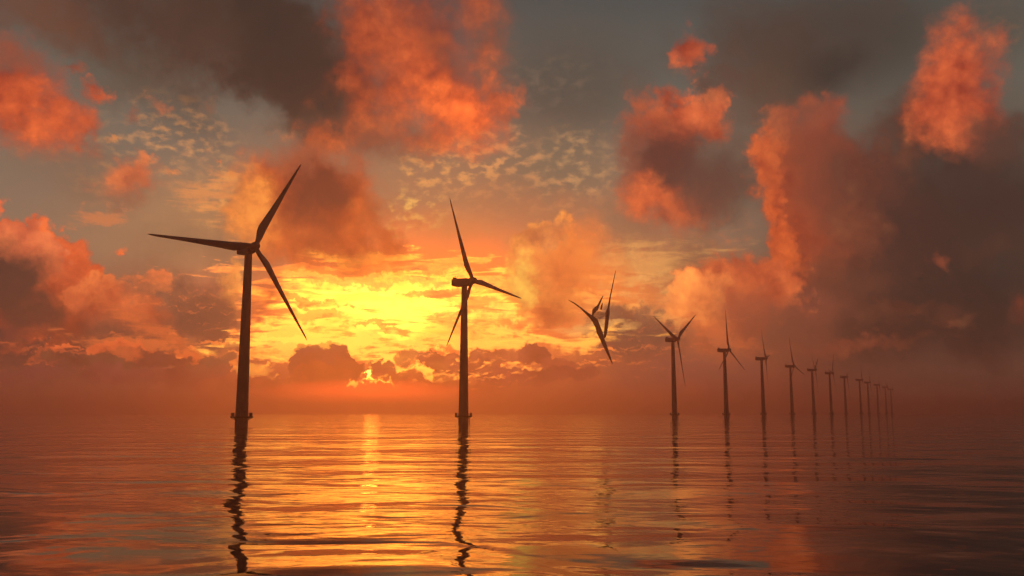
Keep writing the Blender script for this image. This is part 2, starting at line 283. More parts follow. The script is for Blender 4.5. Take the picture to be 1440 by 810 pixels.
    (76, 18, 14, 7, 0, (72, 54, 48), 0.9, 'd', 0.0, 0.9, None),
    (-8, 43, 26, 7, 8, (74, 58, 50), 0.9, 'd', 0.0, 0.9, None),
    (22, 41, 16, 5, -8, (88, 62, 50), 0.85, 'd', 0.0, 0.9, None),
    (-32, 40, 12, 5, 0, (150, 78, 52), 0.85, 's', 0.0, 0.9, None),
    (8, 54, 22, 7, 0, (66, 58, 54), 0.8, 'd', 0.0, 0.9, None),
]
SUN_AZ, SUN_EL = -8.9, 2.3


class Nodes:
    """Small helper that strings shader nodes together."""

    def __init__(self, tree):
        self.t = tree

    def new(self, kind, **kw):
        n = self.t.nodes.new(kind)
        for k, v in kw.items():
            setattr(n, k, v)
        return n

    def link(self, a, sock):
        if hasattr(a, 'links'):
            self.t.links.new(a, sock)
        else:
            sock.default_value = a

    def math(self, op, a, b=0.0, c=0.0, clamp=False):
        n = self.new('ShaderNodeMath', operation=op, use_clamp=clamp)
        for s, v in zip(n.inputs, (a, b, c)):
            self.link(v, s)
        return n.outputs[0]

    def vec(self, op, a, b=(0, 0, 0), c=None, scale=None):
        n = self.new('ShaderNodeVectorMath', operation=op)
        self.link(a, n.inputs[0])
        if op not in ('LENGTH', 'SCALE', 'NORMALIZE'):
            self.link(b, n.inputs[1])
        if c is not None:
            self.link(c, n.inputs[2])
        if scale is not None:
            self.link(scale, n.inputs['Scale'])
        return n.outputs['Value'] if op in ('LENGTH', 'DOT_PRODUCT') else n.outputs['Vector']

    def ramp(self, v, lo, hi, to0=0.0, to1=1.0, smooth=True):
        n = self.new('ShaderNodeMapRange', clamp=True, interpolation_type='SMOOTHSTEP' if smooth else 'LINEAR')
        for i, q in enumerate((v, lo, hi, to0, to1)):
            self.link(q, n.inputs[i])
        return n.outputs[0]

    def noise(self, v, scale, detail=6, rough=.55, dist=0.0, color=False):
        n = self.new('ShaderNodeTexNoise', noise_dimensions='3D')
        self.link(v, n.inputs['Vector'])
        n.inputs['Scale'].default_value = scale
        n.inputs['Detail'].default_value = detail
        n.inputs['Roughness'].default_value = rough
        n.inputs['Distortion'].default_value = dist
        return n.outputs['Color' if color else 'Fac']

    def mix(self, fac, a, b, mode='MIX'):
        n = self.new('ShaderNodeMix', data_type='RGBA', blend_type=mode)
        self.link(fac, n.inputs['Factor'])
        for v, s in ((a, n.inputs[6]), (b, n.inputs[7])):
            if isinstance(v, tuple) and len(v) == 3:
                v = v + (1,)
            self.link(v, s)
        return n.outputs[2]


def build_sky():
    w = bpy.data.worlds.new('World')
    bpy.context.scene.world = w
    w.use_nodes = True
    t = w.node_tree
    t.nodes.clear()
    N = Nodes(t)
    d = N.new('ShaderNodeTexCoord').outputs['Generated']
    sep = N.new('ShaderNodeSeparateXYZ')
    N.link(d, sep.inputs[0])
    x, y, z = sep.outputs
    az = N.math('MULTIPLY', N.math('ARCTAN2', x, y), 180 / math.pi)
    el = N.math('ABSOLUTE', N.math('MULTIPLY', N.math('ARCSINE', z), 180 / math.pi))
    cmb = N.new('ShaderNodeCombineXYZ')
    N.link(az, cmb.inputs[0]); N.link(el, cmb.inputs[1])
    cmb.inputs[2].default_value = 1
    P = cmb.outputs[0]
    # noises
    big = N.noise(d, 13, 9, .56)
    wcol = N.noise(d, 7, 3, .5, color=True)
    fcol = N.noise(d, 34, 5, .6, color=True)
    warp = N.vec('SCALE', N.vec('SUBTRACT', wcol, (.5, .5, .5)), scale=3.4)
    warp = N.vec('ADD', warp, N.vec('SCALE', N.vec('SUBTRACT', fcol, (.5, .5, .5)), scale=2.2))
    tcol = N.noise(d, 120, 4, .62, color=True)
    warp = N.vec('ADD', warp, N.vec('SCALE', N.vec('SUBTRACT', tcol, (.5, .5, .5)), scale=1.1))
    Q = N.vec('ADD', P, warp)
    flat = N.new('ShaderNodeVectorMath', operation='MULTIPLY')
    N.link(Q, flat.inputs[0]); flat.inputs[1].default_value = (1, 1, 0)
    Q = N.vec('ADD', flat.outputs[0], (0, 0, 1))
    vor = N.new('ShaderNodeTexVoronoi', feature='F1', voronoi_dimensions='3D', normalize=True)
    N.link(N.vec('ADD', d, N.vec('SCALE', fcol, scale=.018)), vor.inputs['Vector'])
    vor.inputs['Scale'].default_value = 42
    vor.inputs['Detail'].default_value = 2.0
    vor.inputs['Roughness'].default_value = .5
    bill = N.math('SUBTRACT', 1.0, N.math('MULTIPLY', vor.outputs['Distance'], 1.5))
    # flecks and streaks of the thin high sheet
    fm = N.new('ShaderNodeMapping', vector_type='POINT')
    N.link(N.vec('ADD', P, N.vec('SCALE', warp, scale=.12)), fm.inputs[0]); fm.inputs['Scale'].default_value = (1.15, 1.9, 1); fm.inputs['Rotation'].default_value = (0, 0, R(-14))
    sheet = N.noise(fm.outputs[0], 1.0, 4, .5, 0.0)
    st = N.new('ShaderNodeMapping', vector_type='POINT')
    N.link(P, st.inputs[0]); st.inputs['Scale'].default_value = (.36, 1.9, 1); st.inputs['Rotation'].default_value = (0, 0, R(3))
    streak = N.noise(st.outputs[0], 1.0, 7, .6, .5)

    # upper rims of small low cumulus
    rm = N.new('ShaderNodeMapping', vector_type='POINT')
    N.link(N.vec('ADD', P, N.vec('SCALE', warp, scale=.35)), rm.inputs[0]); rm.inputs['Scale'].default_value = (.62, 1.2, 1)
    r0 = N.noise(rm.outputs[0], 1.0, 6, .6)
    r1 = N.noise(N.vec('ADD', rm.outputs[0], (-.02, .16, 0)), 1.0, 6, .6)
    rim = N.math('MULTIPLY', N.ramp(N.math('SUBTRACT', r0, r1), .02, .10), N.math('MULTIPLY', N.ramp(r0, .45, .50), N.ramp(r0, .54, .64, 1.0, 0.0)))

    def edge(n, amp):
        return N.math('MULTIPLY_ADD', N.math('SUBTRACT', n, .5), amp, 1.0)
    mixb = N.math('ADD', N.math('MULTIPLY', big, .6), N.math('MULTIPLY', bill, .4))
    kinds = {'g': 1.0, 's': edge(big, 2.1), 'd': edge(big, 1.7), 'c': edge(mixb, 2.3), 'w': edge(streak, 3.2)}

    # clear evening sky: grey blue above, tan lower down, redder at the horizon
    cr = N.new('ShaderNodeValToRGB')
    N.link(N.math('DIVIDE', el, 90.0), cr.inputs[0])
    e = cr.color_ramp.elements
    stops = [(0, (202, 88, 65)), (4, (180, 107, 72)), (8, (155, 121, 94)), (14, (132, 115, 97)), (20, (101, 99, 89)), (26, (78, 80, 77)), (45, (58, 60, 64)), (90, (46, 50, 58))]
    while len(e) < len(stops):
        e.new(.5)
    for s, (a, c) in zip(e, stops):
        s.position = a / 90
        s.color = lin(c) + (1,)
    col = cr.outputs[0]
    back = N.ramp(y, -.7, .75)
    col = N.mix(back, N.mix(.35, (.012, .012, .014), col), col)
    # relief: clouds turn their thick side away from the sun
    sun = Vector((math.sin(R(SUN_AZ)), math.cos(R(SUN_AZ)), math.tan(R(SUN_EL)))).normalized()
    tow = N.vec('NORMALIZE', N.vec('SUBTRACT', tuple(sun), d))
    big2 = N.noise(N.vec('ADD', d, N.vec('SCALE', tow, scale=.012)), 13, 9, .56)
    rel = N.math('SUBTRACT', big, big2)
    shade = N.math('ADD', N.math('MULTIPLY_ADD', rel, 2.6, .97), N.math('MULTIPLY', N.math('SUBTRACT', bill, .6), .45))
    shade = N.math('MULTIPLY', shade, N.math('MULTIPLY_ADD', N.math('SUBTRACT', big, .5), 1.0, 1.0))
    grain = N.noise(d, 70, 5, .65)
    shade = N.math('MULTIPLY', shade, N.math('MULTIPLY_ADD', N.math('SUBTRACT', grain, .5), .45, 1.0))
    lump = N.noise(d, 5.5, 2, .5)
    shade = N.math('MULTIPLY', shade, N.ramp(lump, .32, .66, .80, 1.12))
    shade = N.math('MINIMUM', N.math('MAXIMUM', shade, .35), 1.6)
    rgb = N.new('ShaderNodeCombineXYZ')
    for k, (pw, g) in enumerate(((.95, 1.0), (1.35, .97), (.95, .88))):
        N.link(N.math('MULTIPLY', N.math('POWER', shade, pw), g), rgb.inputs[k])
    shade = rgb.outputs[0]
    fleck = N.ramp(sheet, .44, .74)
    # The sky is cut into cells that each hold only the clouds reaching into
    # them, so that one look at the sky works out few of them.
    shared = {'Base': col, 'P': P, 'Q': Q, 's': kinds['s'], 'd': kinds['d'], 'c': kinds['c'], 'w': kinds['w'],
              'Shade': shade, 'Fleck': fleck, 'Rim': rim}

    def reach(cl):
        a, eh, ra, re, rot, c, op, kind, lo, hi, amp = cl
        k = {'g': 1.0, 's': 1.62, 'd': 1.45, 'f': 1.45, 'r': 1.45, 'c': 1.65, 'w': 1.95}[kind] - lo
        m = 0.0 if kind == 'g' else 1.7
        cs, sn = abs(math.cos(R(rot))), abs(math.sin(R(rot)))
        w_, h_ = k * math.hypot(ra * cs, re * sn) + m, k * math.hypot(ra * sn, re * cs) + m
        return a - w_, a + w_, eh - h_, eh + h_

    reaches = [reach(c) for c in CLOUDS]

    def inside(idx, r):
        return [i for i in idx if (reaches[i][0] < r[1] and reaches[i][1] > r[0] and reaches[i][2] < r[3] and reaches[i][3] > r[2])]

    def leaf(idx):
        g = bpy.data.node_groups.new('sky_cell', 'ShaderNodeTree')
        for nm in shared:
            g.interface.new_socket(nm, in_out='INPUT', socket_type='NodeSocketColor' if nm == 'Base' else 'NodeSocketVector' if nm in ('P', 'Q', 'Shade') else 'NodeSocketFloat')
        g.interface.new_socket('Color', in_out='OUTPUT', socket_type='NodeSocketColor')
        G = Nodes(g)
        gi = G.new('NodeGroupInput')
        go = G.new('NodeGroupOutput')
        I = {nm: gi.outputs[nm] for nm in shared}
        c_, P_, Q_ = I['Base'], I['P'], I['Q']
        for n, i in enumerate(idx):
            if n % 5 == 0:
                # makes the next clouds wait for the ones behind them, and keeps
                # cells apart, so that the compiler never holds all at once
                k = (len(bpy.data.node_groups) + 1) * 1e-8
                P_, Q_ = (G.vec('MULTIPLY_ADD', c_, (k, 1e-8, 0), I[v]) for v in 'PQ')
            a, eh, ra, re, rot, c, op, kind, lo, hi, amp = CLOUDS[i]
            V = P_ if kind == 'g' else Q_
            if rot:
                cs, sn = math.cos(R(rot)), math.sin(R(rot))
                u = G.vec('DOT_PRODUCT', V, (cs / ra, sn / ra, -(a * cs + eh * sn) / ra))
                v = G.vec('DOT_PRODUCT', V, (-sn / re, cs / re, -(eh * cs - a * sn) / re))
                r = G.math('SQRT', G.math('MULTIPLY_ADD', u, u, G.math('MULTIPLY', v, v)))
            else:
                r = G.vec('LENGTH', G.vec('MULTIPLY_ADD', V, (1 / ra, 1 / re, 0), (-a / ra, -eh / re, 0)))
            s = G.math('SUBTRACT', 1.0 if kind == 'g' else I['d' if kind in 'fr' else kind], r)
            cc = lin(c)
            if kind in 'sc':
                cc = G.vec('MULTIPLY', cc, I['Shade'])
            al = G.ramp(s, lo, hi, 0, op)
            if kind in 'fr':
                al = G.math('MULTIPLY', al, I['Fleck' if kind == 'f' else 'Rim'])
            c_ = G.mix(al, c_, cc)
        G.link(c_, go.inputs[0])
        node = N.new('ShaderNodeGroup')
        node.node_tree = g
        for nm, v in shared.items():
            N.link(v, node.inputs[nm])
        bg = N.new('ShaderNodeBackground')
        N.link(node.outputs[0], bg.inputs[0])
        return bg.outputs[0]

    def cell(idx, r, depth):
        idx = inside(idx, r)
        best = None
        if len(idx) > 9 and depth < 4:
            for ax in (0, 1):
                lo, hi = r[2 * ax], r[2 * ax + 1]
                for q in range(1, 16):
                    cut = lo + (hi - lo) * q / 16
                    ra, rb = list(r), list(r)
                    ra[2 * ax + 1] = cut
                    rb[2 * ax] = cut
                    na, nb = inside(idx, ra), inside(idx, rb)
                    cost = (max(len(na), len(nb)), len(na) + len(nb))
                    if best is None or cost < best[0]:
                        best = (cost, ax, cut, ra, rb)
        if best is None or best[0][0] > len(idx) - 2:
            return leaf(idx)
        _, ax, cut, ra, rb = best
        m = N.new('ShaderNodeMixShader')
        N.link(N.math('GREATER_THAN', (az, el)[ax], cut), m.inputs[0])
        N.link(cell(idx, ra, depth + 1), m.inputs[1])
        N.link(cell(idx, rb, depth + 1), m.inputs[2])
        return m.outputs[0]

    m = N.new('ShaderNodeMixShader')
    front = N.math('MULTIPLY', N.math('LESS_THAN', N.math('ABSOLUTE', az), 40.0), N.math('LESS_THAN', el, 32.0))
    N.link(front, m.inputs[0])
    N.link(leaf([i for i, c in enumerate(CLOUDS) if reaches[i][0] < -40 or reaches[i][1] > 40 or reaches[i][3] > 32]), m.inputs[1])
    N.link(cell(list(range(len(CLOUDS))), [-40, 40, 0, 32], 0), m.inputs[2])
    sky = N.new('ShaderNodeTexSky', sky_type='NISHITA', sun_disc=False)
    sky.sun_elevation = R(SUN_EL); sky.sun_rotation = R(SUN_AZ)
    sky.dust_density = 3.0
    b1 = N.new('ShaderNodeBackground'); N.link(sky.outputs[0], b1.inputs[0]); b1.inputs[1].default_value = NISHITA
    add = N.new('ShaderNodeAddShader')
    N.link(b1.outputs[0], add.inputs[0]); N.link(m.outputs[0], add.inputs[1])
    out = N.new('ShaderNodeOutputWorld')
    N.link(add.outputs[0], out.inputs[0])
    w.cycles.sampling_method = 'MANUAL'
    w.cycles.sample_map_resolution = 512


CAM_Z = 5.4
HAZE_TOP, HAZE_DENSITY = 118.0, 4.8e-4
NISHITA = 0.0

# ------------------------------------------------------------------ camera
def build_camera():
    sc = bpy.context.scene
    cd = bpy.data.cameras.new('camera')
    cd.sensor_width = 36
    cd.lens = 31.25
    cd.clip_start = .1
    cd.clip_end = 60000
    cam = bpy.data.objects.new('camera', cd)
    C.objects.link(cam)
    cam.location = (0, 0, CAM_Z)
    cam.rotation_euler = (R(90 + 7.99), 0, 0)
    sc.camera = cam
    sc.render.engine = 'CYCLES'
    vs = sc.view_settings
    vs.view_transform = 'Standard'
    vs.look = 'None'
    vs.exposure = 0
    vs.gamma = 1
    vs.use_curve_mapping = False
    sc.cycles.use_denoising = True


# ------------------------------------------------------------------ materials
def material(name):
    m = bpy.data.materials.new(name)
    m.use_nodes = True
    return m, Nodes(m.node_tree), m.node_tree.nodes['Principled BSDF']


def painted(name, c0, c1, rough, scale=(.6, .6, .12), metal=0.0):
    """Weathered paint: two tones of the same paint in long streaks."""
    m, N, p = material(name)
    tc = N.new('ShaderNodeTexCoord')
    mp = N.new('ShaderNodeMapping')
    N.link(tc.outputs['Object'], mp.inputs[0])
    mp.inputs['Scale'].default_value = scale
    n = N.noise(mp.outputs[0], 1.0, 6, .6)
    N.link(N.mix(N.ramp(n, .3, .72), c0, c1), p.inputs['Base Color'])
    N.link(N.ramp(n, .2, .8, rough - .08, rough + .12), p.inputs['Roughness'])
    p.inputs['Metallic'].default_value = metal
    return m


def make_materials():
    M = {}
    M['paint'] = painted('turbine_paint', (.12, .12, .12), (.09, .087, .083), .5)
    M['blade'] = painted('blade_gelcoat', (.12, .12, .12), (.10, .10, .098), .45, (.4, .4, .08))
    M['steel'] = painted('galvanised_steel', (.20, .20, .20), (.12, .11, .10), .55, (2, 2, 2))
    M['pile'] = painted('foundation_paint', (.22, .20, .17), (.10, .10, .09), .6, (1.2, 1.2, .25))
    M['dark'] = painted('dark_fittings', (.06, .06, .06), (.035, .03, .03), .5, (3, 3, 3))
    M['torn'] = painted('torn_fibreglass', (.26, .20, .16), (.14, .10, .08), .6, (.5, .5, .3))
    # a sheet of torn glass fibre that lets the evening light through
    m, N, p = material('thin_glass_fibre')
    N.t.nodes.remove(p)
    out = N.t.nodes['Material Output']
    a = N.new('ShaderNodeBsdfTransparent')
    t = N.new('ShaderNodeBsdfTranslucent')
    tc = N.new('ShaderNodeTexCoord')
    n = N.noise(tc.outputs['Object'], .5, 5, .6)
    N.link(N.mix(n, (.9, .8, .7), (.7, .55, .42)), t.inputs[0])
    mx = N.new('ShaderNodeMixShader')
    N.link(N.ramp(n, .3, .7, .3, .55), mx.inputs[0])
    N.link(a.outputs[0], mx.inputs[1]); N.link(t.outputs[0], mx.inputs[2])
    N.link(mx.outputs[0], out.inputs[0])
    M['film'] = m
    # the sea: calm water with long low ripples
    m, N, p = material('sea_water')
    p.inputs['Base Color'].default_value = (.010, .013, .014, 1)
    p.inputs['IOR'].default_value = 1.333
    p.inputs['Roughness'].default_value = .03
    g = N.new('ShaderNodeNewGeometry').outputs['Position']

    def layer(scale, sx, rot, detail, rough, dist=0.0):
        mp = N.new('ShaderNodeMapping', vector_type='TEXTURE')
        N.link(g, mp.inputs[0])
        mp.inputs['Rotation'].default_value = (0, 0, R(rot))
        mp.inputs['Scale'].default_value = (sx, 1, 1)
        return N.noise(mp.outputs[0], scale, detail, rough, dist)
    swell = layer(.040, 2.2, 7, 1, .4, .3)
    wave = layer(.125, 1.7, -5, 3, .42, .5)
    ripple = layer(.75, 1.7, 4, 3, .5, .3)
    calm = N.ramp(layer(.016, 2.5, 10, 2, .5), .36, .62, .25, 1.0)
    h = N.math('MULTIPLY', swell, WAVES[0])
    h = N.math('MULTIPLY_ADD', wave, WAVES[1], h)
    h = N.math('MULTIPLY_ADD', N.math('MULTIPLY', ripple, calm), WAVES[2], h)
    bp = N.new('ShaderNodeBump')
    bp.inputs['Strength'].default_value = 1.0
    bp.inputs['Distance'].default_value = 1.0
    N.link(h, bp.inputs['Height'])
    N.link(bp.outputs[0], p.inputs['Normal'])
    M['sea'] = m
    # evening haze
    m, N, p = material('evening_haze')
    N.t.nodes.remove(p)
    v = N.new('ShaderNodeVolumePrincipled')
    v.inputs['Color'].default_value = HAZE_COLOR + (1,)
    v.inputs['Density'].default_value = HAZE_DENSITY
    v.inputs['Anisotropy'].default_value = HAZE_G
    for s in ('Density Attribute', 'Color Attribute', 'Temperature Attribute'):
        if s in v.inputs:
            v.inputs[s].default_value = ''
    N.link(v.outputs[0], N.t.nodes['Material Output'].inputs['Volume'])
    m.cycles.homogeneous_volume = True
    M['haze'] = m
    return M


# ------------------------------------------------------------------ mesh helpers
def link_mesh(name, verts, faces, mat, parent=None, smooth=True, sharp=None):
    me = bpy.data.meshes.new(name)
    me.from_pydata(verts, [], faces)
    me.materials.append(mat)
    for p in me.polygons:
        p.use_smooth = smooth
    if smooth and sharp:
        me.set_sharp_from_angle(angle=R(sharp))
    me.update()
    o = bpy.data.objects.new(name, me)
    C.objects.link(o)
    o.parent = parent
    return o


class Shape:
    """Collects rings, tubes and boxes that make up ONE part."""

    def __init__(self):
        self.v, self.f = [], []

    def rings(self, rings, cap=True):
        n = len(rings[0])
        b = len(self.v)
        for r in rings:
            self.v += [tuple(p) for p in r]
        for i in range(len(rings) - 1):
            for j in range(n):
                k = (j + 1) % n
                self.f.append((b + i * n + j, b + i * n + k, b + (i + 1) * n + k, b + (i + 1) * n + j))
        if cap:
            self.f.append(tuple(b + j for j in reversed(range(n))))
            self.f.append(tuple(b + (len(rings) - 1) * n + j for j in range(n)))
        return self

    def lathe(self, prof, n=32, cx=0, cy=0):
        return self.rings([[(cx + r * math.cos(2 * math.pi * j / n), cy + r * math.sin(2 * math.pi * j / n), z) for j in range(n)] for r, z in prof])

    def tube(self, pts, r, n=8, closed=False):
        pts = [Vector(p) for p in pts]
        rings = []
        for i, p in enumerate(pts):
            a = pts[i - 1] if i > 0 or closed else p
            c = pts[(i + 1) % len(pts)] if i < len(pts) - 1 or closed else p
            t = (c - a).normalized()
            u = t.cross(Vector((0, 0, 1)) if abs(t.z) < .9 else Vector((1, 0, 0))).normalized()
            w = t.cross(u)
            rr = r[i] if isinstance(r, (list, tuple)) else r
            rings.append([p + rr * (math.cos(2 * math.pi * j / n) * u + math.sin(2 * math.pi * j / n) * w) for j in range(n)])
        if closed:
            rings.append(rings[0])
        return self.rings(rings, cap=not closed)

    def box(self, c, s, bevel=.0):
        x, y, z = c
        a, b_, d = s[0] / 2, s[1] / 2, s[2] / 2
        e = bevel

        def ring(zz, i):
            return [(x - a + i, y - b_, zz), (x + a - i, y - b_, zz), (x + a, y - b_ + i, zz), (x + a, y + b_ - i, zz),
                    (x + a - i, y + b_, zz), (x - a + i, y + b_, zz), (x - a, y + b_ - i, zz), (x - a, y - b_ + i, zz)]
        e = max(e, .004)
        return self.rings([ring(z - d, e * 2), ring(z - d + e, e), ring(z + d - e, e), ring(z + d, e * 2)])

    def build(self, name, mat, parent=None, sharp=35):
        return link_mesh(name, self.v, self.f, mat, parent, True, sharp)


def tag(o, label=None, cat=None, group=None, kind=None):
    for k, v in (('label', label), ('category', cat), ('group', group), ('kind', kind)):
        if v:
            o[k] = v
    return o


# ------------------------------------------------------------------ wind turbine
HUB_Z, DECK_Z, BLADE_R, OVERHANG, TILT = 72.0, 4.0, 44.0, 5.3, 4.0


def blade_shape():
    s = Shape()
    prof = [(1.0, 1.9, 1.9, 0), (2.4, 1.95, 1.85, 0), (4.2, 2.5, 1.5, .25), (6.5, 3.15, 1.15, .7), (8.8, 3.4, .9, .95),
            (12, 3.1, .72, .85), (17, 2.6, .55, .66), (23, 2.1, .4, .5), (30, 1.55, .28, .34), (36, 1.15, .2, .24),
            (40.5, .85, .14, .16), (42.8, .55, .09, .08), (43.8, .25, .05, 0), (44.0, .08, .03, -.04)]
    rings = []
    n = 20
    for r, chord, th, off in prof:
        if r > 3:
            chord, th = chord * 1.02, th * 1.35
        tw = R(5 + max(0.0, 12 * (1 - r / 34)))
        bend = -1.1 * (r / 44) ** 2
        ring = []
        for j in range(n):
            a = 2 * math.pi * j / n
            x = math.cos(a) * chord / 2
            # rounder leading edge (+x), thin trailing edge (-x)
            k = 1.0 if r < 3 else .62 + .38 * math.cos(a)
            y = math.sin(a) * th / 2 * max(k, .12)
            x -= off
            ring.append((x * math.cos(tw) + y * math.sin(tw), -x * math.sin(tw) + y * math.cos(tw) + bend, r))
        rings.append(ring)
    return s.rings(rings)


def make_turbine(M):
    root = bpy.data.objects.new('wind_turbine', None)
    C.objects.link(root)
    # foundation tube standing in the water, with its boat landing
    f = Shape().lathe([(2.55, -.6), (2.55, 3.1), (2.72, 3.12), (2.72, 3.42), (2.55, 3.44), (2.55, DECK_Z - .64)], 40)
    fo = f.build('foundation', M['pile'], root)
    la = Shape()
    for sx in (-.75, .75):
        la.tube([(sx, -3.35, -.55), (sx, -3.35, 3.3), (sx, -2.5, 3.6)], .16, 8)
        la.tube([(sx, -3.35, .9), (sx, -2.4, .9)], .09, 6)
    for k in range(11):
        la.tube([(-.75, -3.3, -.2 + .33 * k), (.75, -3.3, -.2 + .33 * k)], .035, 6)
    la.build('boat_landing', M['steel'], fo)
    # working deck
    d = Shape().lathe([(2.6, DECK_Z - .62), (4.3, DECK_Z - .62), (4.42, DECK_Z - .5), (4.42, DECK_Z - .04), (4.36, DECK_Z), (2.52, DECK_Z)], 48)
    for k in range(8):
        a = 2 * math.pi * (k + .5) / 8
        d.tube([(2.5 * math.cos(a), 2.5 * math.sin(a), 2.6), (4.15 * math.cos(a), 4.15 * math.sin(a), DECK_Z - .55)], .13, 6)
    de = d.build('deck', M['dark'], root)
    ra = Shape()
    for k in range(20):
        a = 2 * math.pi * k / 20
        ra.tube([(4.28 * math.cos(a), 4.28 * math.sin(a), DECK_Z - .05), (4.28 * math.cos(a), 4.28 * math.sin(a), DECK_Z + 1.15)], .045, 6)
    for h in (.4, .78, 1.15):
        ra.tube([(4.28 * math.cos(2 * math.pi * k / 40), 4.28 * math.sin(2 * math.pi * k / 40), DECK_Z + h) for k in range(40)], .04, 6, closed=True)
    ra.build('railing', M['steel'], de)
    for a in (-50, 130):
        x, y = 3.75 * math.cos(R(a)), 3.7 * math.sin(R(a))
        Shape().box((x, y, DECK_Z + .68), (.95, .8, 1.3), .05).box((x, y, DECK_Z + 1.36), (1.05, .9, .1), .03).build('equipment_cabinet', M['dark'], de)
    cr = Shape().tube([(-2.2, -3.3, DECK_Z), (-2.2, -3.3, DECK_Z + 2.3), (-2.6, -3.8, DECK_Z + 2.75), (-3.5, -4.6, DECK_Z + 2.9)], [.12, .11, .1, .08], 8)
    cr.tube([(-3.45, -4.56, DECK_Z + 2.85), (-3.45, -4.56, DECK_Z + 1.9)], .03, 6)
    cr.build('davit_crane', M['steel'], de)
    # tower with its flanges and door
    prof = []
    secs = [(2.5, DECK_Z), (2.24, 21), (1.92, 42), (1.5, 69.9)]
    for i, (r, z) in enumerate(secs):
        if i in (1, 2):
            prof += [(r, z - .12), (r + .05, z - .1), (r + .05, z + .1), (r, z + .12)]
        else:
            prof.append((r, z))
    tw = Shape().lathe(prof, 48).build('tower', M['paint'], root)
    do = Shape()
    pts = [(-.45, DECK_Z + .12), (.45, DECK_Z + .12), (.45, DECK_Z + 1.85), (.3, DECK_Z + 2.15), (0, DECK_Z + 2.25), (-.3, DECK_Z + 2.15), (-.45, DECK_Z + 1.85)]
    do.rings([[(x, -2.30, z) for x, z in pts], [(x, -2.56, z) for x, z in pts], [(x * .94, -2.59, DECK_Z + 1.2 + (z - DECK_Z - 1.2) * .95) for x, z in pts]])
    dr = do.build('door', M['dark'], tw)
    Shape().tube([(.3, -2.62, DECK_Z + 1.0), (.3, -2.62, DECK_Z + 1.3)], .03, 6).build('handle', M['steel'], tw)
    # nacelle: rounded housing, fuller at the rear
    n = Shape()
    rings = []
    for y, w, zt, zb in [(-3.1, 1.35, 1.45, -1.45), (-2.9, 1.6, 1.7, -1.7), (-1.6, 1.85, 1.9, -2.0), (2.5, 1.9, 2.0, -2.1), (5.6, 1.85, 2.05, -1.95), (6.9, 1.75, 2.05, -1.6), (7.3, 1.55, 1.9, -1.3)]:
        e = .42
        rings.append([(-w + e, y, zb), (-w + e * .3, y, zb + e * .3), (-w, y, zb + e), (-w, y, zt - e), (-w + e * .3, y, zt - e * .3), (-w + e, y, zt),
                      (w - e, y, zt), (w - e * .3, y, zt - e * .3), (w, y, zt - e), (w, y, zb + e), (w - e * .3, y, zb + e * .3), (w - e, y, zb)])
    rings = [[(x, y, z + HUB_Z) for x, y, z in r] for r in rings]
    n.rings(rings)
    na = n.build('nacelle', M['paint'], root, 40)
    Shape().lathe([(1.5, 69.92), (1.75, 69.95), (1.75, 70.6), (1.5, 70.62)], 32).build('yaw_ring', M['steel'], na)
    c = Shape().box((0, 6.3, HUB_Z + 2.5), (2.4, .9, 1.0), .12)
    c.build('cooler', M['dark'], na)
    vn = Shape()
    vn.tube([(-.9, 5.2, HUB_Z + 2.6), (.9, 5.2, HUB_Z + 2.6)], .05, 6)
    for sx in (-.9, .9):
        vn.tube([(sx, 5.2, HUB_Z + 1.95), (sx, 5.2, HUB_Z + 3.3)], .06, 6)
        vn.box((sx, 5.2, HUB_Z + 3.35), (.45, .45, .2), .03)
    vn.build('wind_vane', M['steel'], na)
    # hub with pointed spinner; the axis is tilted up a little
    ax = Matrix.Rotation(R(-TILT), 4, 'X')
    place = Matrix.Translation((0, 0, HUB_Z)) @ ax @ Matrix.Translation((0, -OVERHANG, 0))
    h = Shape()
    prof = [(1.25, 2.4), (1.5, 2.25), (1.7, 1.6), (1.78, .6), (1.78, -.4), (1.68, -1.1), (1.4, -1.75), (.95, -2.2), (.45, -2.42), (.05, -2.5)]
    m = 32
    h.rings([[(r * math.cos(2 * math.pi * j / m), y, r * math.sin(2 * math.pi * j / m)) for j in range(m)] for r, y in prof])
    hu = h.build('hub', M['paint'], root)
    hu.matrix_local = place
    bl = blade_shape().build('blade', M['blade'], root, 50)
    for k in range(3):
        b = bl if k == 0 else bl.copy()
        if k:
            C.objects.link(b)
        b.parent = root
    return root


def kids(o):
    return [c for c in bpy.data.objects if c.parent == o]


def copy_tree(o, parent=None):
    c = o.copy()
    C.objects.link(c)
    if parent:
        c.parent = parent
    for ch in kids(o):
        copy_tree(ch, c)
    return c


